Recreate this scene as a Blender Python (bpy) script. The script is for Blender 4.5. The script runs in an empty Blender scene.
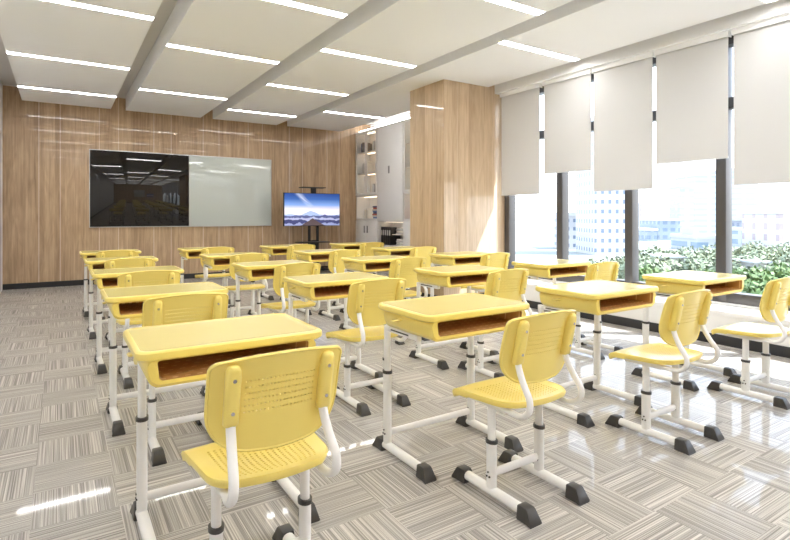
import bpy, bmesh, math, random
from mathutils import Vector, Matrix
from bpy import context
SC = context.scene
R = math.radians
# ------------------------------------------------------------------ camera, world, sun, exposure
CAM_F = 521.0
cam_d = bpy.data.cameras.new('camera'); cam = bpy.data.objects.new('camera', cam_d)
SC.collection.objects.link(cam); SC.camera = cam
cam.location = (0, 0, 1.3); cam.rotation_euler = (R(90), 0, -math.atan(335.0 / 521.0))
cam_d.sensor_width = 36; cam_d.lens = CAM_F / 790 * 36; cam_d.shift_y = -54.0 / 790
cam_d.clip_start = .05; cam_d.clip_end = 2000
SUN_DIR = (-0.45, 0.36, -0.82)
WORLD_STRENGTH = 2.1; SUN_STRENGTH = 8.0; STRIP = 14.0
SC.view_settings.view_transform = 'Standard'; SC.view_settings.look = 'None'
SC.view_settings.gamma = 1.0; SC.view_settings.exposure = 1.17
SC.cycles.diffuse_bounces = 8; SC.cycles.max_bounces = 14
w = bpy.data.worlds.new('sky'); SC.world = w; w.use_nodes = True
nt = w.node_tree; nt.nodes.clear()
wo = nt.nodes.new('ShaderNodeOutputWorld'); bg = nt.nodes.new('ShaderNodeBackground')
tc = nt.nodes.new('ShaderNodeTexCoord'); sx = nt.nodes.new('ShaderNodeSeparateXYZ')
cr = nt.nodes.new('ShaderNodeValToRGB')
cr.color_ramp.elements[0].position = 0.0; cr.color_ramp.elements[0].color = (.97, .98, 1.0, 1)
cr.color_ramp.elements[1].position = 0.6; cr.color_ramp.elements[1].color = (.58, .73, .96, 1)
nt.links.new(tc.outputs['Generated'], sx.inputs[0]); nt.links.new(sx.outputs['Z'], cr.inputs[0])
nt.links.new(cr.outputs[0], bg.inputs[0]); bg.inputs[1].default_value = WORLD_STRENGTH
nt.links.new(bg.outputs[0], wo.inputs[0])
sun_d = bpy.data.lights.new('sun', 'SUN'); sun = bpy.data.objects.new('sun', sun_d)
SC.collection.objects.link(sun); sun_d.energy = SUN_STRENGTH; sun_d.angle = R(.8); sun_d.color = (1, .965, .91)
sun.rotation_euler = Vector(SUN_DIR).to_track_quat('-Z', 'Y').to_euler(); sun.location = (12, -6, 12)

# ------------------------------------------------------------------ materials
def mat(name, col=(.8, .8, .8), rough=.5, metal=0, coat=0, coat_rough=.03, spec=.5):
    m = bpy.data.materials.new(name); m.use_nodes = True
    b = m.node_tree.nodes['Principled BSDF']
    b.inputs['Base Color'].default_value = (*col, 1); b.inputs['Roughness'].default_value = rough
    b.inputs['Metallic'].default_value = metal; b.inputs['Coat Weight'].default_value = coat
    b.inputs['Coat Roughness'].default_value = coat_rough; b.inputs['Specular IOR Level'].default_value = spec
    return m
def nd(m, t, **kw):
    n = m.node_tree.nodes.new(t)
    for k, v in kw.items(): setattr(n, k, v)
    return n
def lk(m, a, b): m.node_tree.links.new(a, b)
def mth(m, op, a, b=None, c=None):
    n = nd(m, 'ShaderNodeMath', operation=op)
    for i, v in enumerate((a, b, c)):
        if v is None: continue
        if isinstance(v, (int, float)): n.inputs[i].default_value = v
        else: lk(m, v, n.inputs[i])
    return n.outputs[0]
def mixc(m, f, a, b):
    n = nd(m, 'ShaderNodeMix', data_type='RGBA')
    for i, v in ((0, f), (6, a), (7, b)):
        if isinstance(v, (int, float)): n.inputs[i].default_value = v
        elif isinstance(v, tuple): n.inputs[i].default_value = (*v, 1)
        else: lk(m, v, n.inputs[i])
    return n.outputs[2]
def bsdf(m): return m.node_tree.nodes['Principled BSDF']
def coords(m, kind='Object'):
    t = nd(m, 'ShaderNodeTexCoord'); s = nd(m, 'ShaderNodeSeparateXYZ'); lk(m, t.outputs[kind], s.inputs[0]); return t.outputs[kind], s.outputs
def plastic(name, col, rough=.32):
    m = mat(name, col, rough, coat=.25, coat_rough=.12)
    c, s = coords(m); n = nd(m, 'ShaderNodeTexNoise'); n.inputs['Scale'].default_value = 900; lk(m, c, n.inputs[0])
    b = nd(m, 'ShaderNodeBump'); b.inputs['Strength'].default_value = .04; b.inputs['Distance'].default_value = .001
    lk(m, n.outputs[0], b.inputs['Height']); lk(m, b.outputs[0], bsdf(m).inputs['Normal'])
    n2 = nd(m, 'ShaderNodeTexNoise'); n2.inputs['Scale'].default_value = 3; lk(m, c, n2.inputs[0])
    lk(m, mixc(m, n2.outputs[0], tuple(v * .96 for v in col), tuple(min(1, v * 1.04) for v in col)), bsdf(m).inputs['Base Color'])
    return m
M = {}
M['yellow'] = plastic('yellow_plastic', (.91, .735, .19), .30)
M['yellow_top'] = plastic('tabletop_plastic', (.77, .645, .225), .26)
M['white_metal'] = plastic('white_powder_coated_steel', (.88, .875, .865), .30)
M['cap'] = plastic('dark_grey_rubber', (.045, .042, .04), .45)
M['black'] = mat('black_metal', (.012, .012, .014), .4)
M['bolt'] = mat('bolt_steel', (.55, .55, .57), .25, metal=1)
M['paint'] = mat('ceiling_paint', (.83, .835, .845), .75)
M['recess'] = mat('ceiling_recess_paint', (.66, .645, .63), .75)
M['wallpaint'] = mat('wall_paint', (.80, .81, .83), .7)
M['frame'] = mat('window_frame_metal', (.085, .078, .075), .35, metal=.3)
M['ledge'] = mat('white_ledge_stone', (.80, .79, .77), .35)
M['base'] = mat('dark_baseboard', (.02, .02, .022), .4)
M['cab'] = plastic('grey_cabinet_lacquer', (.74, .735, .73), .35)
M['cab_in'] = mat('cabinet_interior', (.80, .74, .66), .5)
M['grey_handle'] = mat('grey_handle', (.22, .22, .225), .4)
M['aluminium'] = mat('aluminium_trim', (.6, .61, .63), .3, metal=.9)
M['concrete'] = mat('concrete', (.6, .6, .58), .8)
# tray liner : brown moulded shelf with little drain slots
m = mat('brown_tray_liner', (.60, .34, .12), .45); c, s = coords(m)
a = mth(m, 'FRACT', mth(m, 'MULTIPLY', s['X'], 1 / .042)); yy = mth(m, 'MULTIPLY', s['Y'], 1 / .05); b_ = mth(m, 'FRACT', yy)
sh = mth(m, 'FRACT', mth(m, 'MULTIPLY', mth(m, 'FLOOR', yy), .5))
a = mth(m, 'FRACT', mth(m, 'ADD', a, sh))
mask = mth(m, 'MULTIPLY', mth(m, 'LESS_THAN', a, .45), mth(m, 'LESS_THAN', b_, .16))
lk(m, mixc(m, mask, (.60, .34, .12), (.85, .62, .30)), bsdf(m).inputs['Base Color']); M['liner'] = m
# wood panelling: coordinates in metres, u runs along the wall, grain along Z
def wood(name, light, dark, seam_col, seams=True, coat=.5):
    m = mat(name, light, .42, coat=coat, coat_rough=.02); c, s = coords(m)
    u = mth(m, 'ADD', s['X'], s['Y'])
    per = mth(m, 'FRACT', mth(m, 'MULTIPLY', mth(m, 'ADD', s['X'], .002), 1 / .955)) if seams else None
    cm = nd(m, 'ShaderNodeCombineXYZ'); lk(m, mth(m, 'MULTIPLY', u, 1.0), cm.inputs[0]); lk(m, mth(m, 'MULTIPLY', s['Z'], .035), cm.inputs[2])
    plank = mth(m, 'FLOOR', mth(m, 'MULTIPLY', u, 1 / .16)); lk(m, mth(m, 'MULTIPLY', plank, 3.7), cm.inputs[1])
    n1 = nd(m, 'ShaderNodeTexNoise'); n1.inputs['Scale'].default_value = 34; n1.inputs['Detail'].default_value = 6; n1.inputs['Roughness'].default_value = .62
    lk(m, cm.outputs[0], n1.inputs[0])
    cm2 = nd(m, 'ShaderNodeCombineXYZ'); lk(m, u, cm2.inputs[0]); lk(m, mth(m, 'MULTIPLY', s['Z'], .16), cm2.inputs[2]); lk(m, mth(m, 'MULTIPLY', plank, 1.3), cm2.inputs[1])
    n2 = nd(m, 'ShaderNodeTexNoise'); n2.inputs['Scale'].default_value = 11; n2.inputs['Detail'].default_value = 3; n2.inputs['Distortion'].default_value = 1.2; lk(m, cm2.outputs[0], n2.inputs[0])
    wn = nd(m, 'ShaderNodeTexWhiteNoise', noise_dimensions='1D'); lk(m, plank, wn.inputs['W'])
    f = mth(m, 'ADD', mth(m, 'MULTIPLY', n1.outputs[0], .62), mth(m, 'ADD', mth(m, 'MULTIPLY', n2.outputs[0], .42), mth(m, 'MULTIPLY', wn.outputs[0], .16)))
    rp = nd(m, 'ShaderNodeValToRGB'); rp.color_ramp.elements[0].position = .40; rp.color_ramp.elements[0].color = (*dark, 1)
    rp.color_ramp.elements[1].position = .78; rp.color_ramp.elements[1].color = (*light, 1); lk(m, f, rp.inputs[0])
    col = rp.outputs[0]
    if seams:
        s1 = mth(m, 'LESS_THAN', per, .011); s2 = mth(m, 'LESS_THAN', mth(m, 'ABSOLUTE', mth(m, 'SUBTRACT', per, .665)), .006)
        col = mixc(m, mth(m, 'MULTIPLY', mth(m, 'MAXIMUM', s1, s2), .75), col, seam_col)
    else:
        p2 = mth(m, 'FRACT', mth(m, 'MULTIPLY', mth(m, 'ADD', u, .02), 1 / .62)); s1 = mth(m, 'LESS_THAN', p2, .008)
        col = mixc(m, mth(m, 'MULTIPLY', s1, .35), col, seam_col)
    lk(m, col, bsdf(m).inputs['Base Color']); return m
M['wood'] = wood('oak_wall_panelling', (.60, .43, .27), (.30, .195, .112), (.80, .70, .58))
M['wood_col'] = wood('oak_column_cladding', (.66, .50, .335), (.43, .30, .185), (.8, .7, .58), seams=False)
# carpet tiles under a glossy sealer
m = mat('striped_carpet_tiles', (.6, .57, .53), .6, coat=.55, coat_rough=.045); c, s = coords(m); T = .33
X = mth(m, 'MULTIPLY', mth(m, 'ADD', s['X'], .105), 1 / T); Y = mth(m, 'MULTIPLY', mth(m, 'ADD', s['Y'], .01), 1 / T)
fx, fy = mth(m, 'FLOOR', X), mth(m, 'FLOOR', Y)
par = mth(m, 'FLOORED_MODULO', mth(m, 'ADD', fx, fy), 2)
cm = nd(m, 'ShaderNodeCombineXYZ'); cm2 = nd(m, 'ShaderNodeCombineXYZ')
lk(m, mth(m, 'MULTIPLY', s['X'], 190), cm.inputs[0]); lk(m, mth(m, 'MULTIPLY', s['Y'], 1.1), cm.inputs[1])
lk(m, mth(m, 'MULTIPLY', s['Y'], 190), cm2.inputs[0]); lk(m, mth(m, 'MULTIPLY', s['X'], 1.1), cm2.inputs[1])
tid = mth(m, 'ADD', mth(m, 'MULTIPLY', fx, 7.13), mth(m, 'MULTIPLY', fy, 3.77)); lk(m, tid, cm.inputs[2]); lk(m, tid, cm2.inputs[2])
vm = nd(m, 'ShaderNodeMix', data_type='VECTOR'); lk(m, par, vm.inputs[0]); lk(m, cm.outputs[0], vm.inputs[4]); lk(m, cm2.outputs[0], vm.inputs[5])
n1 = nd(m, 'ShaderNodeTexNoise'); n1.inputs['Scale'].default_value = 1.0; n1.inputs['Detail'].default_value = 1.5; n1.inputs['Roughness'].default_value = .6; lk(m, vm.outputs[1], n1.inputs[0])
fz = nd(m, 'ShaderNodeTexNoise'); fz.inputs['Scale'].default_value = 260; fz.inputs['Detail'].default_value = 2; lk(m, c, fz.inputs[0])
rp = nd(m, 'ShaderNodeValToRGB'); e = rp.color_ramp.elements
e[0].position = .35; e[0].color = (.22, .205, .19, 1); e[1].position = .64; e[1].color = (.66, .63, .59, 1)
x = e.new(.5); x.color = (.39, .37, .345, 1); lk(m, mth(m, 'ADD', mth(m, 'MULTIPLY', n1.outputs[0], .82), mth(m, 'MULTIPLY', fz.outputs[0], .18)), rp.inputs[0])
wn = nd(m, 'ShaderNodeTexWhiteNoise', noise_dimensions='1D'); lk(m, tid, wn.inputs['W'])
hv = nd(m, 'ShaderNodeHueSaturation'); lk(m, rp.outputs[0], hv.inputs['Color']); lk(m, mth(m, 'ADD', mth(m, 'MULTIPLY', wn.outputs[0], .16), .93), hv.inputs['Value'])
lk(m, hv.outputs[0], bsdf(m).inputs['Base Color']); M['floor'] = m
# roller blind fabric
m = bpy.data.materials.new('roller_blind_fabric'); m.use_nodes = True; m.node_tree.nodes.remove(bsdf(m))
out = [n for n in m.node_tree.nodes if n.type == 'OUTPUT_MATERIAL'][0]
d1 = nd(m, 'ShaderNodeBsdfDiffuse'); d1.inputs[0].default_value = (.665, .665, .67, 1); t1 = nd(m, 'ShaderNodeBsdfTranslucent'); t1.inputs[0].default_value = (.72, .71, .70, 1)
c, s = coords(m); wv = nd(m, 'ShaderNodeTexNoise'); wv.inputs['Scale'].default_value = 400; lk(m, c, wv.inputs[0])
bp = nd(m, 'ShaderNodeBump'); bp.inputs['Strength'].default_value = .15; bp.inputs['Distance'].default_value = .001; lk(m, wv.outputs[0], bp.inputs['Height']); lk(m, bp.outputs[0], d1.inputs['Normal'])
mx = nd(m, 'ShaderNodeMixShader'); mx.inputs[0].default_value = .06; lk(m, d1.outputs[0], mx.inputs[1]); lk(m, t1.outputs[0], mx.inputs[2]); lk(m, mx.outputs[0], out.inputs[0]); M['blind'] = m
# glass pane: clear with fresnel sheen
def glass(name, tint=(.96, .98, 1)):
    m = bpy.data.materials.new(name); m.use_nodes = True; m.node_tree.nodes.remove(bsdf(m))
    out = [n for n in m.node_tree.nodes if n.type == 'OUTPUT_MATERIAL'][0]
    t = nd(m, 'ShaderNodeBsdfTransparent'); t.inputs[0].default_value = (*tint, 1); g = nd(m, 'ShaderNodeBsdfGlossy'); g.inputs['Roughness'].default_value = .01
    f = nd(m, 'ShaderNodeLayerWeight'); mx = nd(m, 'ShaderNodeMixShader'); lk(m, mth(m, 'ADD', .02, mth(m, 'MULTIPLY', mth(m, 'POWER', f.outputs['Facing'], 5), .6)), mx.inputs[0])
    lk(m, t.outputs[0], mx.inputs[1]); lk(m, g.outputs[0], mx.inputs[2]); lk(m, mx.outputs[0], out.inputs[0]); return m
M['glass'] = glass('window_glass')
def emit(name, col, st):
    m = bpy.data.materials.new(name); m.use_nodes = True; b = bsdf(m)
    b.inputs['Base Color'].default_value = (*col, 1); b.inputs['Emission Color'].default_value = (*col, 1); b.inputs['Emission Strength'].default_value = st; return m
M['strip'] = emit('led_diffuser', (1, .985, .965), STRIP)
M['warm'] = emit('warm_cabinet_led', (1, .80, .58), 3)
M['cove'] = emit('cove_diffuser', (1, .97, .93), 7)
M['board_black'] = mat('black_glass_board', (.014, .012, .011), .03)
M['board_white'] = mat('white_glass_board', (.55, .60, .575), .12, coat=.5, coat_rough=.02)

# ------------------------------------------------------------------ mesh helpers
def finish(name, bm, material, parent=None, smooth=35, loc=None):
    bmesh.ops.recalc_face_normals(bm, faces=bm.faces)
    me = bpy.data.meshes.new(name); bm.to_mesh(me); bm.free()
    if smooth:
        me.polygons.foreach_set('use_smooth', [True] * len(me.polygons)); me.set_sharp_from_angle(angle=R(smooth))
    me.materials.append(material)
    o = bpy.data.objects.new(name, me); SC.collection.objects.link(o)
    if parent: o.parent = parent
    if loc: o.location = loc
    return o
def box(bm, x0, x1, y0, y1, z0, z1, bev=0, seg=2, taper=None):
    r = bmesh.ops.create_cube(bm, size=1); v = r['verts']
    for p in v:
        p.co = Vector((x0 + (p.co.x + .5) * (x1 - x0), y0 + (p.co.y + .5) * (y1 - y0), z0 + (p.co.z + .5) * (z1 - z0)))
    if taper:
        cx, cy = (x0 + x1) / 2, (y0 + y1) / 2
        for p in v:
            if p.co.z > (z0 + z1) / 2: p.co.x = cx + (p.co.x - cx) * taper[0]; p.co.y = cy + (p.co.y - cy) * taper[1]
    if bev:
        es = list({e for p in v for e in p.link_edges}); bmesh.ops.bevel(bm, geom=es, offset=bev, segments=seg, affect='EDGES', profile=.5)
def boxobj(name, b, material, parent=None, bev=0, loc=None):
    bm = bmesh.new(); box(bm, *b, bev=bev); return finish(name, bm, material, parent, loc=loc)
def loft(bm, rings, cap0=True, cap1=True, closed=True):
    vs = [[bm.verts.new(p) for p in r] for r in rings]; n = len(vs[0])
    for a, b in zip(vs, vs[1:]):
        for i in range(n if closed else n - 1):
            j = (i + 1) % n; bm.faces.new((a[i], a[j], b[j], b[i]))
    if cap0: bm.faces.new(vs[0][::-1])
    if cap1: bm.faces.new(vs[-1])
    return vs
def tube(bm, pts, rx, ry=None, n=12, up=Vector((1, 0, 0))):
    ry = ry or rx; pts = [Vector(p) for p in pts]; rings = []
    for i, p in enumerate(pts):
        t = (pts[min(i + 1, len(pts) - 1)] - pts[max(i - 1, 0)]).normalized()
        a = up - t * up.dot(t)
        if a.length < 1e-4: a = Vector((0, 1, 0)) - t * t.y
        a.normalize(); b = t.cross(a)
        rings.append([p + a * math.cos(k * 2 * math.pi / n) * rx + b * math.sin(k * 2 * math.pi / n) * ry for k in range(n)])
    loft(bm, rings)
def spline(pts, k=6):
    P = [Vector(p) for p in pts]; P = [2 * P[0] - P[1]] + P + [2 * P[-1] - P[-2]]; out = []
    for i in range(1, len(P) - 2):
        for j in range(k):
            t = j / k; a, b, c, d = P[i - 1:i + 3]
            out.append(.5 * ((2 * b) + (c - a) * t + (2 * a - 5 * b + 4 * c - d) * t * t + (-a + 3 * b - 3 * c + d) * t ** 3))
    out.append(P[-2]); return out
def rrect(x0, x1, y0, y1, r, n=6):
    pts = []
    for cx, cy, a0 in ((x1 - r, y1 - r, 0), (x0 + r, y1 - r, 90), (x0 + r, y0 + r, 180), (x1 - r, y0 + r, 270)):
        for k in range(n + 1):
            a = R(a0 + 90 * k / n); pts.append((cx + r * math.cos(a), cy + r * math.sin(a)))
    return pts
def empty(name, loc=(0, 0, 0), rz=0):
    o = bpy.data.objects.new(name, None); SC.collection.objects.link(o); o.location = loc; o.rotation_euler.z = rz; o.empty_display_size = .1; return o
def tag(o, label, cat, group=None):
    o['label'] = label; o['category'] = cat
    if group: o['group'] = group
    return o
def st(o): o['kind'] = 'structure'; return o
KIDS = {}
def copy_tree(o, parent=None):
    c = o.copy(); SC.collection.objects.link(c); c.parent = parent
    for ch in list(o.children): copy_tree(ch, c)
    return c

# ------------------------------------------------------------------ room
XL, XR, YF, YB, ZC, ZP = -.85, 6.0, 11.44, -2.2, 3.6, 3.325
st(boxobj('floor', (XL - .2, 6.8, YB - .2, YF + .2, -.15, 0), M['floor']))
st(boxobj('wall_front', (XL - .2, 6.8, YF, YF + .2, 0, 3.75), M['wood']))
st(boxobj('baseboard_front', (XL, 6.2, YF - .016, YF, 0, .10), M['base']))
st(boxobj('wall_back', (XL - .2, 6.2, YB - .2, YB, 0, 3.75), M['wood']))
st(boxobj('baseboard_back', (XL, 5.6, YB, YB + .016, 0, .10), M['base']))
# left wall with a door opening near the front
DY0, DY1, DZ = 9.75, 11.0, 2.74
st(boxobj('wall_left', (XL - .2, XL, YB, DY0, 0, 3.75), M['wallpaint']))
bm = bmesh.new(); box(bm, XL - .2, XL, DY1, YF, 0, 3.75); box(bm, XL - .2, XL, DY0, DY1, DZ, 3.75)
st(finish('wall_left', bm, M['wallpaint']))
st(boxobj('baseboard_left', (XL, XL + .014, YB, DY0 - .06, 0, .10), M['base']))
d = st(empty('door_1', (XL - .1, (DY0 + DY1) / 2, 0)))
hw = (DY1 - DY0) / 2
boxobj('door_leaf', (-.02, .02, -hw + .05, hw - .05, .01, DZ - .05), M['cab'], d)
bm = bmesh.new()
for y0, y1 in ((-hw, -hw + .05), (hw - .05, hw)): box(bm, -.1, .112, y0, y1, 0, DZ)
box(bm, -.1, .112, -hw + .05, hw - .05, DZ - .05, DZ); finish('door_frame', bm, M['aluminium'], d)
bm = bmesh.new(); tube(bm, [(.02, -hw + .12, 1.0), (.07, -hw + .12, 1.0), (.07, -hw + .24, 1.0)], .01, up=Vector((0, 0, 1))); finish('door_handle', bm, M['bolt'], d)
# right side : wall behind the cabinets, column
st(boxobj('wall_cabinet_side', (6.62, 6.8, 7.0, YF, 0, 3.75), M['wallpaint']))
st(boxobj('column_1', (4.785, 6.2, 6.1, 6.99, 0, 3.75), M['wood_col']))
st(boxobj('baseboard_column', (4.771, 5.6, 6.086, 7.004, 0, .10), M['base']))
# ceiling slab, dropped panels
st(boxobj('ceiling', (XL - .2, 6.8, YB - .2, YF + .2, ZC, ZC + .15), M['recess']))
PAN = [(-.56, .81, [10.03, 8.03, 5.85, 3.65, 1.45, -.75]), (1.06, 2.437, [9.2, 6.65, 4.72, 2.5, .3, -1.2]), (2.68, 4.06, [10.05, 7.8, 5.82, 3.6, 1.4, -.8]), (4.31, 5.66, [9.23, 4.43, 2.2, .15, -1.3])]  # rearmost strips, behind the camera, are unseen and added as fill light
for i, (a, b, ys) in enumerate(PAN):
    bm = bmesh.new(); prev = YB + .25; h = .055
    if i < 3:
        for y in sorted(ys) + [None]:
            y1 = (y - h) if y else 11.2
            box(bm, a, b, prev, y1, ZP, ZC); prev = (y + h) if y else 0
    else:   # the last panel is notched round the column
        for y in sorted(ys) + [None]:
            y1 = (y - h) if y else 11.2
            if prev < 6.1 < y1:
                box(bm, a, b, prev, 6.095, ZP, ZC); box(bm, a, 4.78, 6.095, 6.995, ZP, ZC); box(bm, a, b, 6.995, y1, ZP, ZC)
            else: box(bm, a, b, prev, y1, ZP, ZC)
            prev = (y + h) if y else 0
    for y in ys:    # the slot above each strip is closed, with thin end walls
        box(bm, a, b, y - h, y + h, ZP + .092, ZC); box(bm, a, a + .005, y - h, y + h, ZP, ZP + .092); box(bm, b - .005, b, y - h, y + h, ZP, ZP + .092)
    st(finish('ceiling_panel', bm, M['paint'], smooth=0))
    for k, y in enumerate(sorted(ys)):
        o = empty('ceiling_light', ((a + b) / 2, y, ZP)); hw = (b - a) / 2 - .0055
        boxobj('diffuser', (-hw, hw, -h + .006, h - .006, .004, .016), M['strip'], o)
        boxobj('light_housing', (-hw, hw, -h + .001, h - .001, .016, .09), M['aluminium'], o)
        nth = ['nearest the front wall', 'second from the front wall', 'third from the front wall', 'fourth from the front wall', 'fifth from the front wall', 'sixth, added fill behind camera'][len(ys) - 1 - k]
        col_ = ['leftmost ceiling panel', 'second ceiling panel from the left', 'third ceiling panel from the left', 'rightmost ceiling panel'][i]
        tag(o, 'white LED strip in the %s, %s' % (col_, nth), 'ceiling light', 'LED strips in the ceiling panels')
# side window wall: sill wall, header, ledge
st(boxobj('wall_right', (6.0, 6.2, YB - .2, 6.1, 3.235, 3.6), M['paint']))
st(boxobj('wall_right', (6.0, 6.2, YB - .2, 6.1, 0, .37), M['paint']))
st(boxobj('trim_1', (5.80, 5.998, YB, 6.098, 3.235, 3.6), M['paint']))
st(boxobj('trim_2', (5.62, 5.999, YB, 6.085, 0, .30), M['ledge']))
st(boxobj('window_sill_ledge', (5.59, 5.999, YB, 6.085, .302, .345), M['ledge'], bev=.004))
st(boxobj('baseboard_right', (5.604, 5.618, YB, 6.08, 0, .10), M['base']))
ms = [6.03, 4.99, 3.915, 2.83, 1.755, .68, -.395, -1.47]
for i in range(len(ms) - 1):
    y1, y0 = ms[i] - .052, ms[i + 1] + .052
    wdw = st(empty('window_%d' % (i + 1), (6.0, (y0 + y1) / 2, .37))); hh = (y1 - y0) / 2; c0 = (y0 + y1) / 2
    bm = bmesh.new()
    box(bm, .001, .14, -hh, hh, 0, .11, bev=.003); box(bm, .001, .14, -hh, hh, 2.76, 2.865, bev=.003)
    box(bm, .02, .14, -hh, hh, 2.085, 2.2, bev=.003); finish('window_frame', bm, M['frame'], wdw)
    yy0 = -hh - .105
    bm = bmesh.new(); box(bm, .001, .14, hh, hh + .104, 0, 2.865, bev=.003); finish('mullion', bm, M['frame'], wdw)
    for z0, z1 in ((.11, 2.085), (2.2, 2.76)): boxobj('glass_pane', (.06, .07, -hh, hh, z0, z1), M['glass'], wdw)
# roller blinds
Z_R = 3.235
nm = ['beside the wooden column', 'second from the column', 'third from the column', 'fourth from the column', 'nearest the camera on the right edge', 'sixth from the column', 'seventh, unseen, added to block sun', 'eighth, unseen, added to block sun', 'ninth, unseen, added to block sun']
for i in range(9):  # last three blinds are out of view, added to block the sun
    y1 = 6.05 - .842 * i if i else 6.05; y0 = y1 - .77
    zb = 1.62 if i % 2 == 0 else 1.905
    y1 = [6.05, 5.187, 4.353, 3.506, 2.67, 1.83, .99, .15, -.69][i]; y0 = [5.29, 4.415, 3.567, 2.739, 1.90, 1.06, .22, -.62, -1.46][i]; y0 -= .040; y1 -= .024
    o = empty('roller_blind', (5.88, (y0 + y1) / 2, Z_R)); hh = (y1 - y0) / 2
    bm = bmesh.new(); box(bm, -.0015, .0015, -hh, hh, zb - Z_R + .02, -.012); finish('blind_fabric', bm, M['blind'], o)
    bm = bmesh.new(); box(bm, -.008, .008, -hh, hh, zb - Z_R, zb - Z_R + .024, bev=.003); finish('bottom_bar', bm, M['blind'], o)
    bm = bmesh.new(); tube(bm, [(.02, -hh, -.03), (.02, hh, -.03)], .024, n=16, up=Vector((0, 0, 1))); finish('roller', bm, M['blind'], o)
    for s_ in (-1, 1):
        bm = bmesh.new(); box(bm, -.02, .05, s_ * (hh + .006) - .003, s_ * (hh + .006) + .003, -.06, 0); finish('bracket', bm, M['ledge'], o)
    bm = bmesh.new(); box(bm, -.03, -.022, -hh - .012, hh + .012, -.062, 0, bev=.002); finish('fascia', bm, M['paint'], o)
    tag(o, 'off white roller blind lowered %s, %s' % ('low' if i % 2 == 0 else 'less far', nm[i]), 'roller blind', 'roller blinds along the windows')

# ------------------------------------------------------------------ front wall things
o = empty('chalkboard', (1.36, YF, 1.08))
boxobj('board_panel', (-.885, .885, -.045, -.005, .012, 1.475), M['board_black'], o, bev=.002)
bm = bmesh.new()
for b in ((-.895, .89, -.05, -.003, 0, .014), (-.895, .89, -.05, -.003, 1.473, 1.487), (-.897, -.885, -.05, -.003, 0, 1.487)): box(bm, *b)
finish('board_frame', bm, M['aluminium'], o); tag(o, 'glossy black writing board on the left half of the wooden front wall', 'board')
o = empty('whiteboard', (3.13, YF, 1.08))
boxobj('board_panel', (-.878, .87, -.045, -.005, .012, 1.475), M['board_white'], o, bev=.002)
bm = bmesh.new()
for b in ((-.878, .88, -.05, -.003, 0, .014), (-.878, .88, -.05, -.003, 1.473, 1.487), (.87, .882, -.05, -.003, 0, 1.487)): box(bm, *b)
finish('board_frame', bm, M['aluminium'], o); tag(o, 'pale green-white glass board on the wooden front wall, right of the black board', 'board')
# screen on wheeled stand
m = bpy.data.materials.new('landscape_screen'); m.use_nodes = True; c, s = coords(m, 'Generated'); b = bsdf(m)
u, v = s['X'], s['Z']
def ramp(m, f, stops):
    r = nd(m, 'ShaderNodeValToRGB'); el = r.color_ramp.elements
    el[0].position, el[0].color = stops[0][0], (*stops[0][1], 1); el[1].position, el[1].color = stops[-1][0], (*stops[-1][1], 1)
    for p, q in stops[1:-1]: el.new(p).color = (*q, 1)
    lk(m, f, r.inputs[0]); return r.outputs[0]
sky = ramp(m, v, [(.3, (.80, .85, .95)), (.50, (.85, .80, .90)), (.64, (.22, .38, .78)), (.82, (.04, .13, .45)), (1, (.02, .06, .28))])
cmb = nd(m, 'ShaderNodeCombineXYZ'); lk(m, mth(m, 'ADD', mth(m, 'MULTIPLY', u, 2.2), mth(m, 'MULTIPLY', v, 1.8)), cmb.inputs[0]); lk(m, mth(m, 'MULTIPLY', v, .8), cmb.inputs[1])
nz = nd(m, 'ShaderNodeTexNoise'); nz.inputs['Scale'].default_value = 6.5; nz.inputs['Detail'].default_value = 6; lk(m, cmb.outputs[0], nz.inputs[0])
ddx = mth(m, 'ABSOLUTE', mth(m, 'SUBTRACT', mth(m, 'ADD', mth(m, 'MULTIPLY', mth(m, 'SUBTRACT', u, .35), 1.0), mth(m, 'MULTIPLY', mth(m, 'SUBTRACT', v, .8), .55)), 0))
mw = mth(m, 'MULTIPLY', mth(m, 'SUBTRACT', 1, mth(m, 'MINIMUM', mth(m, 'MULTIPLY', ddx, mth(m, 'ADD', 4, mth(m, 'MULTIPLY', nz.outputs[0], 16))), 1)), mth(m, 'GREATER_THAN', v, .6))
mw = mth(m, 'MULTIPLY', mw, mth(m, 'MULTIPLY', mth(m, 'MULTIPLY', nz.outputs[0], nz.outputs[0]), 1.5))
col = mixc(m, mth(m, 'MINIMUM', mw, 1), sky, (.75, .85, 1.0))
def ridge(col, base, amp, sc, seed, tint, peak=None):
    cb = nd(m, 'ShaderNodeCombineXYZ'); lk(m, u, cb.inputs[0]); cb.inputs[1].default_value = seed
    n = nd(m, 'ShaderNodeTexNoise'); n.inputs['Scale'].default_value = sc; n.inputs['Detail'].default_value = 5; lk(m, cb.outputs[0], n.inputs[0])
    h = mth(m, 'ADD', mth(m, 'MULTIPLY', n.outputs[0], amp), base)
    if peak:
        pk = mth(m, 'MAXIMUM', mth(m, 'SUBTRACT', peak[1], mth(m, 'MULTIPLY', mth(m, 'ABSOLUTE', mth(m, 'SUBTRACT', u, peak[0])), peak[2])), 0)
        h = mth(m, 'ADD', h, pk)
    return mixc(m, mth(m, 'LESS_THAN', v, h), col, tint)
col = ridge(col, .26, .16, 3, 1.0, (.38, .50, .80), (.46, .10, .6))
col = ridge(col, .18, .26, 6, 5.0, (.10, .12, .30))
col = ridge(col, .10, .28, 7, 8.0, (.42, .46, .68))
col = ridge(col, .02, .30, 6, 11.0, (.06, .07, .20))
col = ridge(col, -.10, .34, 9, 21.0, (.30, .36, .60))
col = ridge(col, -.14, .12, 9, 14.0, (.10, .07, .08), (.5, .30, 1.0))
lk(m, col, b.inputs['Emission Color']); lk(m, col, b.inputs['Base Color']); b.inputs['Emission Strength'].default_value = .28; b.inputs['Roughness'].default_value = .2
M['screen'] = m
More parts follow.
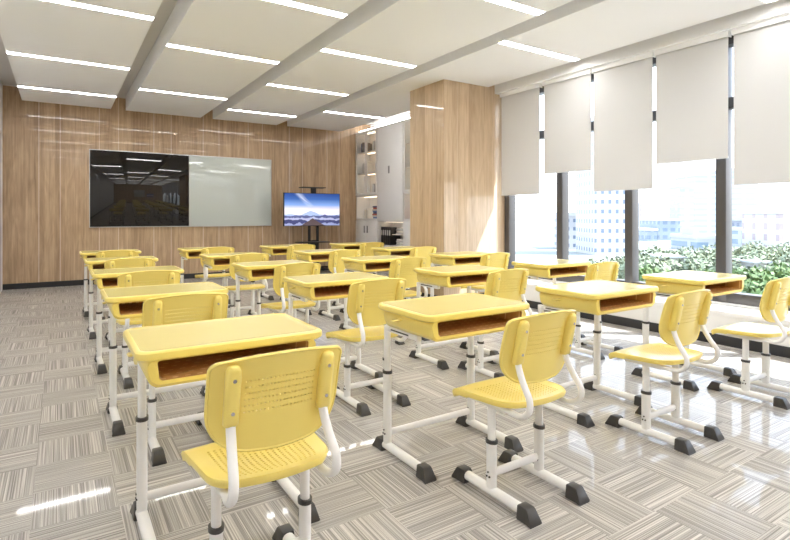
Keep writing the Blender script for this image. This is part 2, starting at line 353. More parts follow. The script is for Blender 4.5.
def television(loc, name_label, w_, h_, rz=0, stand=True):
    o = empty('television', loc, rz); z0 = 1.075
    boxobj('casing', (-w_ / 2, w_ / 2, -.025, .03, z0, z0 + h_), M['black'], o, bev=.004)
    boxobj('screen', (-w_ / 2 + .012, w_ / 2 - .012, -.0275, -.0245, z0 + .012, z0 + h_ - .012), M['screen'], o)
    tag(o, name_label, 'television'); return o
tv = television((4.79, 10.9, 0), 'wide flat television showing a blue mountain landscape, on a black stand by the front wall', 1.36, .74)
o = empty('television_stand', (4.79, 10.96, 0))
for x_ in (-.10, .10): 
    bm = bmesh.new(); box(bm, x_ - .028 + .06, x_ + .028 + .06, -.004, .036, .09, 1.79, bev=.004); finish('post', bm, M['black'], o)
bm = bmesh.new(); box(bm, -.24, .32, -.10, .16, 1.935, 1.955, bev=.004); finish('camera_shelf', bm, M['black'], o)
bm = bmesh.new(); box(bm, .0, .12, .0, .03, 1.55, 1.935); finish('shelf_bracket', bm, M['black'], o)
bm = bmesh.new(); box(bm, -.34, .36, -.22, .12, .70, .72, bev=.004); finish('equipment_shelf', bm, M['black'], o)
bm = bmesh.new(); box(bm, -.02, .14, .01, .05, .15, .75); finish('cable_box', bm, M['black'], o)
for x_ in (-.32, .44):
    bm = bmesh.new(); box(bm, x_ - .03, x_ + .03, -.30, .36, .055, .09, bev=.005); b_o = finish('base_leg', bm, M['black'], o)
    for y_ in (-.27, .33):
        bm = bmesh.new(); tube(bm, [(x_ - .012, y_, .028), (x_ + .012, y_, .028)], .027, n=14, up=Vector((0, 0, 1))); finish('caster', bm, M['cap'], b_o)
bm = bmesh.new(); box(bm, -.30, .42, -.01, .05, .06, .088); finish('base_crossbar', bm, M['black'], o)
bm = bmesh.new(); box(bm, -.20, .32, -.028, 0, 1.30, 1.55); finish('mount_plate', bm, M['black'], o)
tag(o, 'black metal mobile television stand with posts and shelves by the front wall', 'stand')

# back wall: a second whiteboard and screen, seen in the black board
o = empty('whiteboard', (2.65, YB, 1.13)); boxobj('board_panel', (-.77, .77, .003, .04, 0, 1.2), M['board_white'], o, bev=.003)
tag(o, 'white board on the back wall, seen only as a reflection in the black board', 'board')
o = empty('television', (4.22, YB, 1.12)); boxobj('casing', (-.5, .5, .003, .045, 0, .6), M['black'], o, bev=.003)
boxobj('screen', (-.49, .49, .045, .048, .01, .59), M['screen'], o); tag(o, 'screen on the back wall, seen only as a reflection in the black board', 'television')

# ------------------------------------------------------------------ cabinets (front plane x = 6.2)
random.seed(4)
BK = [mat('book_cover', c_, .5) for c_ in ((.05, .07, .16), (.55, .54, .52), (.25, .22, .2), (.5, .12, .08), (.75, .72, .66), (.10, .2, .45))]
CX, CD, CT = 6.2, .40, 3.36
def shell(bm, y0, y1, z0, z1, t=.02, x0=CX, x1=CX + CD):
    box(bm, x0, x1, y0, y0 + t, z0, z1); box(bm, x0, x1, y1 - t, y1, z0, z1)
    box(bm, x0, x1, y0 + t, y1 - t, z0, z0 + t); box(bm, x0, x1, y0 + t, y1 - t, z1 - t, z1); box(bm, x1 - .015, x1, y0 + t, y1 - t, z0 + t, z1 - t)
def handle(parent, y, z):
    bm = bmesh.new(); box(bm, CX - .022, CX - .012, y - .035, y + .035, z - .085, z + .085, bev=.003)
    finish('handle', bm, M['grey_handle'], parent)
def book_row(y0, y1, z, hts, label, cat='book', n=6, mats=BK, lean=0, d=.2, grp='books'):
    y = y0; i = 0; made = []
    while y < y1 - .02 and i < n:
        tk = random.uniform(.025, .05); hh = random.uniform(*hts)
        bm = bmesh.new(); box(bm, CX + .08, CX + .08 + d, y, y + tk, z, z + hh, bev=.002)
        mt = mats[(i * 5 + int(y * 10)) % len(mats)]
        b = finish(cat.replace(' ', '_'), bm, mt); made.append(b); tag(b, label, cat, grp); y += tk + .002; i += 1
    for q, b in enumerate(made): b['label'] = label + ', ' + (['rightmost', 'second from right', 'third from right', 'fourth from right', 'fifth from right'] [q] if q < len(made) - 1 else 'leftmost')
def tall_unit(y0, y1, which, bits):
    o = empty('bookcase', (0, 0, 0)); tag(o, which, 'bookcase')
    bm = bmesh.new(); shell(bm, y0, y1, 1.79, CT); shell(bm, y0, y1, 1.22, 1.785); shell(bm, y0, y1, .06, 1.215); box(bm, CX + .03, CX + CD, y0, y1, 0, .06)
    finish('body', bm, M['cab'], o)
    for z in (2.32, 2.84): boxobj('shelf', (CX + .03, CX + CD - .02, y0 + .02, y1 - .02, z, z + .02), M['cab_in'], o)
    boxobj('back_panel', (CX + CD - .022, CX + CD - .016, y0 + .022, y1 - .022, 1.81, CT - .022), M['cab_in'], o)
    mid = (y0 + y1) / 2
    for a, b in ((y0 + .004, mid - .002), (mid + .002, y1 - .004)):
        bm = bmesh.new(); s_ = .055
        box(bm, CX - .02, CX - .001, a, a + s_, 1.80, CT - .004); box(bm, CX - .02, CX - .001, b - s_, b, 1.80, CT - .004)
        box(bm, CX - .02, CX - .001, a + s_, b - s_, 1.80, 1.86); box(bm, CX - .02, CX - .001, a + s_, b - s_, CT - .064, CT - .004)
        dd = finish('glass_door', bm, M['cab'], o); boxobj('glass_pane', (CX - .012, CX - .008, a + s_, b - s_, 1.86, CT - .064), M['glass'], dd)
        dd = boxobj('door', (CX - .02, CX - .001, a, b, .07, 1.19), M['cab'], o, bev=.002)
        handle(dd, (b - .07) if b < mid else (a + .07) if a > mid else a, .98) if bits else None
    for z in (1.762, 2.317, 2.837, CT - .03): boxobj('shelf_light', (CX + .2, CX + .23, y0 + .05, y1 - .05, z - .004, z + .001), M['warm'], o)
U = [(10.40, 11.42), (9.30, 10.385), (8.27, 9.285), (7.22, 8.255)]
tall_unit(*U[0], 'light grey glass-door bookcase in the far corner beside the front wall', True)
o = empty('cupboard', (0, 0, 0)); y0, y1 = U[1]; tag(o, 'light grey cupboard with tall plain doors and an open niche below, between the glass bookcases', 'cupboard')
bm = bmesh.new(); shell(bm, y0, y1, 1.19, CT); shell(bm, y0, y1, .62, 1.185); shell(bm, y0, y1, .06, .615); box(bm, CX + .03, CX + CD, y0, y1, 0, .06); finish('body', bm, M['cab'], o)
dd = boxobj('door', (CX - .02, CX - .001, y0 + .004, y1 - .004, 1.2, CT - .004), M['cab'], o, bev=.002); handle(dd, 9.87, 2.34)
dd = boxobj('drawer', (CX - .02, CX - .001, y0 + .004, y1 - .004, .07, .60), M['cab'], o, bev=.002); handle(dd, 9.87, .42)
boxobj('shelf', (CX + .03, CX + CD - .02, y0 + .02, 9.80, .88, .895), M['cab_in'], o)
boxobj('shelf_light', (CX + .2, CX + .23, y0 + .05, y1 - .05, 1.158, 1.163), M['warm'], o)
tall_unit(*U[2], 'light grey glass-door bookcase partly hidden behind the wooden column', True)
o2 = empty('bookcase'); tag(o2, 'light grey bookcase fully behind the wooden column', 'bookcase')
bm = bmesh.new(); shell(bm, *U[3], .06, CT); box(bm, CX + .03, CX + CD, U[3][0], U[3][1], 0, .06); finish('body', bm, M['cab'], o2)
boxobj('door', (CX - .02, CX - .001, U[3][0] + .004, U[3][1] - .004, .07, CT - .004), M['cab'], o2, bev=.002)
o = empty('cove_light', (0, 0, 0)); tag(o, 'white cove light tube lying along the top of the grey cabinets', 'cove light')
boxobj('housing', (CX + .06, CX + .12, 7.3, 11.38, CT + .002, CT + .02), M['aluminium'], o); boxobj('diffuser', (CX + .065, CX + .115, 7.3, 11.38, CT + .0205, CT + .04), M['cove'], o)
book_row(11.12, 11.35, 2.862, (.22, .26), 'dark book, top glass shelf, corner bookcase', n=5, mats=[BK[0], BK[2]], grp='dark books, corner bookcase top shelf')
book_row(10.52, 10.85, 2.862, (.18, .24), 'small mixed book, top glass shelf, corner bookcase', n=6, mats=[BK[1], BK[2], BK[4]], grp='mixed books, corner bookcase top shelf')
book_row(10.50, 10.82, 1.812, (.2, .27), 'book on lowest glass shelf, corner bookcase', n=6, mats=[BK[1], BK[2], BK[3]], grp='books, corner bookcase lowest glass shelf')
book_row(11.0, 11.25, 2.342, (.22, .3), 'pale book, middle glass shelf, corner bookcase', n=6, mats=[BK[4], BK[1]], grp='pale books, corner bookcase middle shelf')
book_row(10.96, 11.15, 1.242, (.2, .28), 'pale folder, open shelf, corner bookcase', n=5, mats=[BK[1], BK[4]], grp='pale folders, corner bookcase open shelf')
for i in range(8):
    z = 1.242 + i * .037; bm = bmesh.new(); box(bm, CX + .06, CX + .3, 10.46, 10.70 + .02 * (i % 3), z, z + .035, bev=.003)
    b = finish('book', bm, [BK[5], BK[1], BK[3], BK[0]][i % 4]); tag(b, 'book in the flat pile in the open shelf of the corner bookcase, %s' % ['bottom', 'second up', 'third up', 'fourth up', 'fifth up', 'sixth up', 'second from top', 'topmost'][i], 'book', 'flat pile of books, corner bookcase')
for i in range(5):
    bm = bmesh.new(); y_ = 9.90 + i * .085; box(bm, CX + .05, CX + .32, y_, y_ + .078, .642, 1.05, bev=.003)
    b = finish('binder', bm, M['black']); tag(b, 'black ring binder in the open niche, %s' % ['nearest the column', 'second from the column side', 'middle one', 'second from the corner', 'nearest the corner'][i], 'binder', 'black binders in the niche')
    bm = bmesh.new(); box(bm, CX + .046, CX + .0495, y_ + .02, y_ + .058, .86, .98); finish('spine_label', bm, BK[1], b)
for j, zz in enumerate((.642, .897)):
    for i in range(4):
        z = zz + i * .04; bm = bmesh.new(); box(bm, CX + .06, CX + .3, 9.38, 9.70 - .03 * (i % 2), z, z + .03, bev=.003)
        b = finish('paper_stack', bm, BK[4] if i % 2 else BK[1]); tag(b, 'flat pale paper stack on the %s level of the niche, %s' % (['lower', 'upper'][j], ['bottom', 'second', 'third', 'top'][i]), 'paper stack', 'paper stacks in the niche')
book_row(8.95, 9.2, 1.242, (.2, .27), 'dark book in open shelf beside wooden column', n=5, mats=[BK[3], BK[2], BK[0]], grp='books next to the column')
book_row(8.95, 9.2, 2.342, (.2, .27), 'pale book behind glass beside wooden column', n=5, mats=[BK[1], BK[4], BK[2]], grp='books behind glass next to the column')

# ------------------------------------------------------------------ desk
def foot_cap(bm, x, y, s):   # wedge-shaped rubber end, s = +1 points to +Y
    rings = []
    for yy, hw_, zt in ((-.014, .029, .060), (-.008, .031, .064), (.036, .031, .064), (.044, .0315, .060), (.070, .036, .012)):
        r_ = rrect(x - hw_, x + hw_, .0, zt, .006 if zt > .03 else .005, 3)
        rings.append([(px * 1.0 if pz < .02 else x + (px - x) * .82, y + s * yy, pz) for px, pz in r_])
    loft(bm, rings)
def legs(o, xs, yl, yn, yf, zring, ztop, rlow, rup, zcross):
    for sx_ in xs:
        bm = bmesh.new(); tube(bm, [(sx_, yl, .05), (sx_, yl, zring)], rlow, rlow * 1.25, n=16); lg = finish('leg', bm, M['white_metal'], o)
        bm = bmesh.new(); tube(bm, [(sx_, yl, zring - .01), (sx_, yl, ztop)], rup, rup * 1.25, n=16); finish('inner_tube', bm, M['white_metal'], lg)
        bm = bmesh.new(); tube(bm, [(sx_, yl, zring - .006), (sx_, yl, zring + .010)], rlow + .004, rlow * 1.25 + .004, n=16); finish('collar', bm, M['cap'], lg)
        bm = bmesh.new(); sg = -1
        for dy, z_ in ((-.008, .105), (.008, .105), (0, .125)):
            tube(bm, [(sx_ + sg * (rlow - .003), yl + dy, z_), (sx_ + sg * (rlow + .0035), yl + dy, z_)], .0045, n=8, up=Vector((0, 0, 1)))
        finish('bolt', bm, M['cap'], lg)
        bm = bmesh.new(); tube(bm, [(sx_, yn + .03, .036), (sx_, yf - .03, .036)], .024, .022, n=14); ft = finish('foot', bm, M['white_metal'], o)
        bm = bmesh.new(); foot_cap(bm, sx_, yn + .066, -1); finish('foot_cap', bm, M['cap'], ft)
        bm = bmesh.new(); foot_cap(bm, sx_, yf - .066, 1); finish('foot_cap', bm, M['cap'], ft)
    bm = bmesh.new(); tube(bm, [(xs[0] + .01, yl, zcross), (xs[1] - .01, yl, zcross)], .020, .013, n=12, up=Vector((0, 0, 1))); finish('crossbar', bm, M['white_metal'], o)
def make_desk():
    o = empty('school_desk')     # origin: between the legs on the floor; pupil sits at -Y
    X0, X1, Y0, Y1, ZT = -.354, .354, -.485, .01, .83
    def ring(inset, z, bow=1): 
        out = []
        for px, py in rrect(X0 + inset, X1 - inset, Y0 + inset, Y1 - inset, max(.055 - inset * .6, .02), 6):
            if py < (Y0 + Y1) / 2: py += .012 * bow * (1 - (px / X1) ** 2)
            out.append((px, py, z))
        return out
    bm = bmesh.new(); loft(bm, [ring(.012, ZT - .036), ring(.002, ZT - .028), ring(0, ZT - .018), ring(.002, ZT - .006), ring(.008, ZT - .001), ring(.014, ZT), ring(.020, ZT - .0005)], cap1=False)
    top = finish('tabletop', bm, M['yellow'], o)
    bm = bmesh.new(); loft(bm, [ring(.0195, ZT - .0008), ring(.024, ZT - .003), ring(.05, ZT - .003)], cap0=False); finish('writing_surface', bm, M['yellow_top'], top); top.location.x = -.025
    # tray: outer tapered shell, opening towards the pupil
    def prof(hw_top, hw_bot, z0, z1, r, y, n=6):
        pts = []
        for px, pz in rrect(-1, 1, 0, 1, .001, n):
            pass
        W_ = hw_top
        for px, pz in rrect(-W_, W_, z0, z1, r, n):
            t = (z1 - pz) / (z1 - z0); k = 1 + (hw_bot / hw_top - 1) * t ** 1.5
            pts.append((px * k, y, pz))
        return pts
    ya, yb = Y0 + .022, Y1 - .03; za, zb = .697, ZT - .034
    outer = [prof(.318, .300, za + .012, zb, .03, ya), prof(.324, .306, za, zb, .032, ya + .012), prof(.324, .306, za, zb, .032, yb - .02), prof(.316, .298, za + .008, zb, .03, yb)]
    inner = prof(.284, .276, .722, zb - .003, .012, ya - .0)
    bm = bmesh.new(); loft(bm, [inner] + outer, cap0=False); tr = finish('tray', bm, M['yellow'], o); tr.location.x = -.025
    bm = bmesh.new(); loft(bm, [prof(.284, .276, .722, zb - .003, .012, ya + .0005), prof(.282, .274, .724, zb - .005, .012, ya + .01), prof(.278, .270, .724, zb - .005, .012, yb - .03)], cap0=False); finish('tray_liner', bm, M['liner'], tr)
    for s_ in (-1, 1):    # finger recess strip + bag hook on the tray sides
        bm = bmesh.new(); tube(bm, spline([(s_ * .312, -.20, .765), (s_ * .330, -.195, .764), (s_ * .338, -.175, .757), (s_ * .339, -.15, .757)], 4), .007, .011, n=8, up=Vector((0, 0, 1))); finish('bag_hook', bm, M['yellow'], tr)
        bm = bmesh.new(); box(bm, s_ * .298 - .014, s_ * .298 + .014, -.30, .02, .668, .6965, bev=.004)
        br = finish('support_bracket', bm, M['white_metal'], o)
        bm = bmesh.new(); box(bm, s_ * .298 + s_ * .0135 - .002, s_ * .298 + s_ * .0135 + .002, -.22, -.05, .679, .687, bev=.0015); finish('bracket_slot', bm, M['cap'], br)
    legs(o, (-.302, .302), 0, -.395, .10, .44, .69, .0215, .017, .105)
    return o
# ------------------------------------------------------------------ chair
def perforated(bm, P, us, vs, hole, thick):
    """sheet through P(u, v) with front/back skins, rim, and real holes where hole(i, j)"""
    def nrm(u, v):
        e = 1e-3; a = P(u + e, v) - P(u - e, v); b = P(u, v + e) - P(u, v - e); n = a.cross(b); return n.normalized() if n.length > 1e-12 else Vector((0, 0, 1))
    A = {}; B = {}
    for i, u in enumerate(us):
        for j, v in enumerate(vs):
            p = P(u, v); n = nrm(max(-.985, min(.985, u)), max(.015, min(.985, v))); A[i, j] = bm.verts.new(p + n * thick / 2); B[i, j] = bm.verts.new(p - n * thick / 2)
    ni, nj = len(us), len(vs)
    for i in range(ni - 1):
        for j in range(nj - 1):
            ca = [A[i, j], A[i + 1, j], A[i + 1, j + 1], A[i, j + 1]]; cb = [B[i, j], B[i + 1, j], B[i + 1, j + 1], B[i, j + 1]]
            if hole(i, j):
                ia, ib = [], []
                for c4, out in ((ca, ia), (cb, ib)):
                    m_ = sum((q.co for q in c4), Vector()) / 4
                    for q in c4: out.append(bm.verts.new(m_ + (q.co - m_) * .8))
                for k in range(4):
                    l = (k + 1) % 4
                    bm.faces.new((ca[k], ca[l], ia[l], ia[k])); bm.faces.new((cb[l], cb[k], ib[k], ib[l])); bm.faces.new((ia[k], ia[l], ib[l], ib[k]))
            else: bm.faces.new(ca); bm.faces.new(cb[::-1])
    rim = [(i, 0) for i in range(ni)] + [(ni - 1, j) for j in range(1, nj)] + [(i, nj - 1) for i in range(ni - 2, -1, -1)] + [(0, j) for j in range(nj - 2, 0, -1)]
    rv = []
    for (i, j) in rim:
        c0 = (A[i, j].co + B[i, j].co) / 2; rv.append((i, j, c0))
    for k in range(len(rim)):
        a, b = rim[k], rim[(k + 1) % len(rim)]; bm.faces.new((A[a], B[a], B[b], A[b]))
def lin(a, b, n): return [a + (b - a) * k / (n - 1) for k in range(n)]
def make_chair():
    o = empty('school_chair')    # origin: floor between the legs; sitter faces +Y
    ZB, ZTOP = .555, .872
    def width(v):               # v 0 bottom .. 1 top
        z = v
        if z < .5: return .219 * (.36 + .64 * math.sqrt(max(0, 1 - ((.5 - z) / .5) ** 2.5))) if z < .5 else .219
        if z > .93: return .219 * (1 - .09 * ((z - .93) / .07) ** 2)
        return .219
    def PB(u, v):
        x_ = u * width(v); top = .018 * (1 - u * u) * v
        bot = .004 * (u * u) * (1 - v) ** 3
        z_ = ZB + (ZTOP - .018 - ZB) * v + top + bot
        y_ = -.150 - .065 * v + .045 * (x_ / .219) ** 2 + .012 * math.sin(v * math.pi)
        return Vector((x_, y_, z_))
    us = lin(-1, 1, 72); vs = [0, .003, .012, .03, .06, .10, .15, .21, .28, .35]
    for q in range(6): vs += [.425 + .066 * q - .0095, .425 + .066 * q + .0095]
    vs += [.82, .86, .90, .93, .96, .985, 1]
    bm = bmesh.new(); perforated(bm, PB, us, vs, lambda i, j: 17 <= i <= 53 and i % 2 == 1 and (j - 10) in (0, 2, 4, 6, 8, 10), .010)
    bk = finish('backrest', bm, M['yellow'], o, smooth=50)
    # rolled rim
    bm = bmesh.new(); rim = [PB(-1, v) for v in vs[1:-1]] + [PB(u, 1) for u in us] + [PB(1, v) for v in vs[::-1][1:-1]] + [PB(u, 0) for u in us[::-1]]
    n = len(rim); rings = []
    for k in range(n):
        t = (rim[(k + 1) % n] - rim[k - 1]).normalized(); a = Vector((0, 1, 0)); a = (a - t * a.dot(t)).normalized(); b = t.cross(a)
        rings.append([rim[k] + a * .0085 * math.cos(q * math.pi / 4) + b * .006 * math.sin(q * math.pi / 4) for q in range(8)])
    rings.append(rings[0]); loft(bm, rings, cap0=False, cap1=False); bmesh.ops.remove_doubles(bm, verts=bm.verts, dist=1e-5); finish('backrest_rim', bm, M['yellow'], bk, smooth=60)
    for s_ in (-1, 1):
        ang = lambda v: -.150 - .065 * v
        bm = bmesh.new(); rings = []
        for z_, hw_, dp in ((.655, .020, .016), (.660, .0235, .020), (.70, .0235, .022), (.80, .0235, .022), (.832, .0225, .020), (.846, .017, .014), (.851, .008, .005)):
            v = (z_ - ZB) / .30; yc = -.150 - .065 * v + .045 * (.155 / .219) ** 2 + .004
            rings.append([(s_ * .155 + px, yc - .012 + py, z_) for px, py in rrect(-hw_, hw_, -dp, dp, min(hw_, dp) * .7, 4)])
        loft(bm, rings); bo = finish('tube_socket', bm, M['yellow'], bk, smooth=50)
        for z_ in (.700, .805):
            v = (z_ - ZB) / .30; yc = -.150 - .065 * v + .045 * (.155 / .219) ** 2 + .004 - .012 - .022
            bm = bmesh.new(); tube(bm, [(s_ * .155, yc + .004, z_), (s_ * .155, yc - .002, z_)], .006, n=10); finish('bolt', bm, M['bolt'], bo)
        pts = spline([(s_ * .155, -.160, .70), (s_ * .155, -.166, .64), (s_ * .160, -.20, .575), (s_ * .166, -.238, .52), (s_ * .168, -.235, .47), (s_ * .166, -.19, .437), (s_ * .162, -.12, .435), (s_ * .158, .10, .437)], 6)
        bm = bmesh.new(); tube(bm, pts, .0155, .013, n=14); finish('back_tube', bm, M['white_metal'], o, smooth=60)
    # seat
    def PS(u, v):               # v 0 rear .. 1 front
        w_ = .198 + .034 * v
        if v < .3: w_ *= (1 - .22 * ((.3 - v) / .3) ** 2.2)
        if v > .95: w_ *= (1 - .04 * ((v - .95) / .05) ** 2)
        y_ = -.185 + .405 * v - .020 * (u * u) * (v > .5) * (v - .5) * 2 + .025 * u * u * (1 - v) ** 4
        z_ = .470 - .016 * (1 - u * u) * math.sin(min(1, max(0, v * 1.1)) * math.pi) + .012 * (1 - v) ** 2
        if v > .86: z_ -= .020 * ((v - .86) / .14) ** 2
        return Vector((u * w_, y_, z_))
    us2 = lin(-1, 1, 45); vs2 = [0, .01, .03, .06] + lin(.10, .80, 35) + [.84, .88, .92, .95, .975, 1]
    bm = bmesh.new(); perforated(bm, PS, us2, vs2, lambda i, j: 5 <= i <= 38 and 5 <= j <= 36 and i % 2 == 0 and j % 2 == 1, .008)
    se = finish('seat', bm, M['yellow'], o, smooth=50)
    # skirt under the edge
    bm = bmesh.new(); rim = [PS(-1, v) for v in vs2[:-1]] + [PS(u, 1) for u in us2[:-1]] + [PS(1, v) for v in vs2[::-1][:-1]] + [PS(u, 0) for u in us2[::-1][:-1]]
    n = len(rim); r0, r1, r2, r3 = [], [], [], []
    for p in rim:
        q = Vector((p.x, p.y - .02, 0)); dr = Vector((q.x, q.y, 0)).normalized()
        dp = .022 if p.y < .1 else .028
        r0.append(p + dr * .001 + Vector((0, 0, .005))); r1.append(p + dr * .005 - Vector((0, 0, .004))); r2.append(p - dr * .002 - Vector((0, 0, dp))); r3.append(p - dr * .012 - Vector((0, 0, dp))); 
    r4 = [p - Vector((p.x, p.y, 0)).normalized() * .014 - Vector((0, 0, .002)) for p in rim]
    loft(bm, [r0, r1, r2, r3, r4], cap0=False, cap1=False); finish('seat_rim', bm, M['yellow'], se, smooth=50)
    legs(o, (-.158, .158), 0, -.262, .245, .262, .425, .0215, .0165, .115)
    bm = bmesh.new()
    for s_ in (-1, 1): box(bm, s_ * .158 - .017, s_ * .158 + .017, -.10, .13, .420, .445, bev=.004)
    box(bm, -.142, .142, -.02, .02, .424, .440, bev=.003); finish('seat_bracket', bm, M['white_metal'], o)
    return o
COLX = [.587 + 1.2275 * k for k in range(4)]; ROWD = [2.45 + 1.435 * k for k in range(5)]
rown = ['nearest row', 'second nearest row', 'middle row', 'second farthest row', 'farthest row']
coln = ['leftmost column', 'second column from left', 'third column from left', 'column beside the windows']
desk0 = make_desk(); chair0 = make_chair()
for j in range(5):
    for i in range(4):
        first = (i == 0 and j == 0)
        o = desk0 if first else copy_tree(desk0); o.location = (COLX[i] + .008, ROWD[j] - .008, 0)
        tag(o, 'yellow desk with white legs, %s, %s' % (rown[j], coln[i]), 'desk', 'yellow school desks in the classroom')
        o = chair0 if first else copy_tree(chair0); o.location = (COLX[i] + (.018 if i else .008), ROWD[j] - .670, 0)
        tag(o, 'yellow perforated chair, %s, %s' % (rown[j], coln[i]), 'chair', 'yellow school chairs at the desks')

# ------------------------------------------------------------------ outside: ground, trees, city
st(boxobj('ground', (12, 900, -500, 700, -11, -10), mat('city_ground', (.24, .25, .23), .9)))
def facade(name, wall, win, nx, fl, wfrac=.55, hfrac=.5, off=0.):
    """window grid by object coordinates in metres: fl = storey height, nx = bay width"""
    m = mat(name, wall, .7); c, s = coords(m)
    h = mth(m, 'FRACT', mth(m, 'MULTIPLY', mth(m, 'ADD', s['X'], s['Y']), 1 / nx)); v = mth(m, 'FRACT', mth(m, 'MULTIPLY', s['Z'], 1 / fl))
    k = mth(m, 'MULTIPLY', mth(m, 'LESS_THAN', mth(m, 'ABSOLUTE', mth(m, 'SUBTRACT', h, .5)), wfrac / 2), mth(m, 'LESS_THAN', mth(m, 'ABSOLUTE', mth(m, 'SUBTRACT', v, .5)), hfrac / 2))
    lk(m, mixc(m, k, wall, win), bsdf(m).inputs['Base Color'])
    lk(m, mth(m, 'SUBTRACT', .7, mth(m, 'MULTIPLY', k, .45)), bsdf(m).inputs['Roughness']); return m
CT_, SN = math.cos(math.atan(335 / 521)), math.sin(math.atan(335 / 521))
def at(px, d):            # ground position seen in direction px at forward distance d
    r_ = (px - 395) / CAM_F * d; return (r_ * CT_ + d * SN, -r_ * SN + d * CT_)
def zat(py, d): return 1.3 + (216 - py) / CAM_F * d
def tower(px0, px1, ytop, d, depth, material, label, name='tower_building', crown=None, wins=None):
    a = Vector(at(px0, d)); b = Vector(at(px1, d)); L = (b - a).length; c0 = (a + b) / 2; zt = zat(ytop, d)
    ang = math.atan2((b - a).y, (b - a).x)
    o = empty(name, (c0.x, c0.y, -10), ang); H_ = zt + 10
    boxobj('facade', (-L / 2, L / 2, 0, depth, 0, H_), material, o)
    bm = bmesh.new(); box(bm, -L / 2 - .3, L / 2 + .3, -.3, depth + .3, H_, H_ + (1.2 if d > 100 else .2)); finish('roof_parapet', bm, BM['roof'], o)
    if crown:
        for (u0, u1, hh) in crown: boxobj('roof_house', (-L / 2 + u0 * L, -L / 2 + u1 * L, depth * .2, depth * .7, H_ + 1.2, H_ + 1.2 + hh), BM['roof'], o)
    tag(o, label, 'building', 'city buildings beyond the windows'); return o
BM = {'roof': mat('pale_roof', (.42, .43, .45), .8), 'res': facade('residential_facade', (.41, .41, .42), (.13, .17, .24), 2.1, 2.8, .42, .42),  # pale, low-contrast facade and roof colours stand in for distance haze
      'haze': facade('haze_paled_banded_facade', (.38, .41, .44), (.31, .35, .40), 60, 3.4, .96, .42), 'blue': facade('bluish_facade', (.27, .31, .36), (.19, .24, .31), 3.6, 3.3, .6, .5),
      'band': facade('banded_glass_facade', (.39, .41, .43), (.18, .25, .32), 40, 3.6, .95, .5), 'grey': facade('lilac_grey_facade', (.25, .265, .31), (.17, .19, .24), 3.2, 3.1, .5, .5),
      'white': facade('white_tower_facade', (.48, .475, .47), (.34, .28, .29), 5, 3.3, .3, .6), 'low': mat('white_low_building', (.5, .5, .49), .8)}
tower(595, 632, 120, 150, 16, BM['res'], 'tall white residential tower with a grid of windows, behind the third window')
tower(566, 589, 216, 175, 14, BM['res'], 'lower white apartment block left of the tall residential tower')
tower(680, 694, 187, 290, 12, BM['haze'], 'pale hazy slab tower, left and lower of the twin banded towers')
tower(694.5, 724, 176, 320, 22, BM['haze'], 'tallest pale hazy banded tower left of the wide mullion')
tower(658, 680, 221, 240, 18, BM['blue'], 'pale blue office tower with vertical bays, right of the residential tower', crown=[(.1, .5, 3)])
tower(647, 657.5, 231, 235, 14, BM['blue'], 'small pale blue block left of the blue office tower')
tower(640, 648, 205, 300, 14, BM['white'], 'slim white hazy tower close to the third mullion')
tower(697, 726, 239, 170, 16, BM['band'], 'low office block with blue and white glass bands left of the wide mullion', crown=[(.1, .25, 2.5)])
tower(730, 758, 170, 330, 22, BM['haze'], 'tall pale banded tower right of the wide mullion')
tower(744, 757, 231, 190, 12, BM['band'], 'small blue-white office building right of the wide mullion')
tower(758, 777, 221, 200, 18, BM['grey'], 'lilac-grey apartment tower in the rightmost window', crown=[(.0, .35, 4)])
tower(779, 800, 214, 150, 16, BM['white'], 'white tower with reddish window columns at the right edge')
tower(664, 686, 258, 62, 5, BM['low'], 'low white flat-roofed building among the trees, left of the wide mullion', 'low_building')
tower(754, 767, 263, 50, 3, BM['low'], 'small white flat-roofed hut among the trees, right of the wide mullion', 'low_building')
m = mat('tree_foliage', (.10, .19, .05), .7); c, s = coords(m); n = nd(m, 'ShaderNodeTexNoise'); n.inputs['Scale'].default_value = 3; lk(m, c, n.inputs[0])
lk(m, mixc(m, n.outputs[0], (.02, .055, .012), (.16, .24, .07)), bsdf(m).inputs['Base Color']); M['leaf'] = m
m = mat('pale_tree_foliage', (.3, .33, .2), .7); c, s = coords(m); n = nd(m, 'ShaderNodeTexNoise'); n.inputs['Scale'].default_value = 2; lk(m, c, n.inputs[0])  # paler, lower-contrast green for the far trees
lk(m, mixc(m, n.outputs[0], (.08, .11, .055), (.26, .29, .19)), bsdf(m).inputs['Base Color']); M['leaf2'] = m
M['bark'] = mat('bark', (.16, .11, .08), .9)
def leaf_mesh(name, rad, hgt, nleaf, sz, material, seed):
    rnd = random.Random(seed); bm = bmesh.new()
    lobes = [(Vector((rnd.uniform(-.55, .55) * rad, rnd.uniform(-.55, .55) * rad, rnd.uniform(-.2, .45) * hgt)), rnd.uniform(.4, .62) * rad) for _ in range(9)]
    for _ in range(nleaf):
        c0, rr = rnd.choice(lobes); v = Vector((rnd.gauss(0, 1), rnd.gauss(0, 1), rnd.gauss(0, 1))).normalized()
        p = c0 + v * rr * rnd.uniform(.72, 1.05); a = Vector((rnd.gauss(0, 1), rnd.gauss(0, 1), rnd.gauss(0, 1))).normalized(); b = a.cross(v + Vector((.01, .02, .03))).normalized(); s_ = sz * rnd.uniform(.6, 1.3)
        bm.faces.new([bm.verts.new(p + a * s_), bm.verts.new(p + b * s_ * .5), bm.verts.new(p - a * s_), bm.verts.new(p - b * s_ * .5)])
    me = bpy.data.meshes.new(name); bm.to_mesh(me); bm.free(); me.materials.append(material); return me
LM = [leaf_mesh('foliage', 3.0, 3.2, 5200, .22, M['leaf'], 1), leaf_mesh('foliage', 3.0, 3.2, 4200, .26, M['leaf2'], 2)]
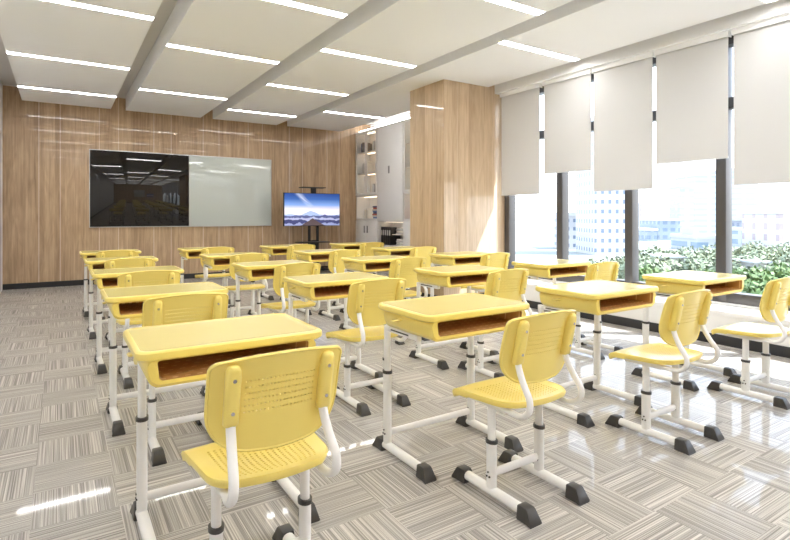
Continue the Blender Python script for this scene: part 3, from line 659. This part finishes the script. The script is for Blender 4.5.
bm = bmesh.new(); tube(bm, [(0, 0, 0), (.1, 0, 2), (0, .1, 5)], .22, n=8); tr_o = finish('trunk', bm, M['bark']); TM = tr_o.data; bpy.data.objects.remove(tr_o)
TREES = [(748, 30, 272, 0), (765, 27, 277, 0), (782, 29, 276, 0), (800, 27, 270, 0), (735, 34, 276, 0), (818, 30, 268, 0),
         (742, 52, 256, 1), (760, 58, 250, 1), (777, 50, 258, 1), (793, 56, 252, 1), (736, 70, 248, 1), (770, 75, 246, 1),
         (705, 55, 258, 1), (716, 50, 262, 1), (692, 62, 256, 1), (722, 66, 252, 1), (650, 60, 250, 1), (641, 52, 258, 1), (657, 70, 246, 1), (668, 48, 268, 0), (697, 44, 270, 0), (685, 80, 247, 1), (712, 84, 246, 1), (634, 66, 252, 1), (615, 60, 258, 1), (590, 64, 258, 1), (753, 95, 242, 1), (788, 90, 243, 1)]
ORD = ['leftmost', 'second', 'third', 'fourth', 'fifth', 'sixth', 'seventh', 'eighth', 'ninth', 'tenth', 'eleventh', 'twelfth', 'thirteenth', 'fourteenth', 'fifteenth', 'sixteenth', 'seventeenth', 'eighteenth', 'nineteenth', 'twentieth', 'twenty-first', 'twenty-second']
def tree_label(k, kind):
    n = sorted(t[0] for t in TREES if t[3] == kind).index(TREES[k][0]); q = ORD[n] + (' from the left' if n else '')
    return ('leafy green tree below the windows, %s of the near green trees' if kind == 0 else 'pale green tree among the buildings outside, %s of the far ones') % q
for k, (px, d, yt, kind) in enumerate(TREES):
    x_, y_ = at(px, d); zt = zat(yt, d); o = empty('tree', (x_, y_, -10), k * 1.3)
    f = bpy.data.objects.new('foliage', LM[kind]); SC.collection.objects.link(f); f.parent = o
    sc_ = 1.0 if d < 45 else 1.25; f.scale = (sc_, sc_, sc_); f.location = (0, 0, zt + 10 - 2.6 * sc_)
    t = bpy.data.objects.new('trunk', TM); SC.collection.objects.link(t); t.parent = o; t.scale = (1, 1, max(.4, (zt + 10 - 3) / 5))
    tag(o, tree_label(k, kind), 'tree', 'near green trees outside' if kind == 0 else 'far pale trees outside')
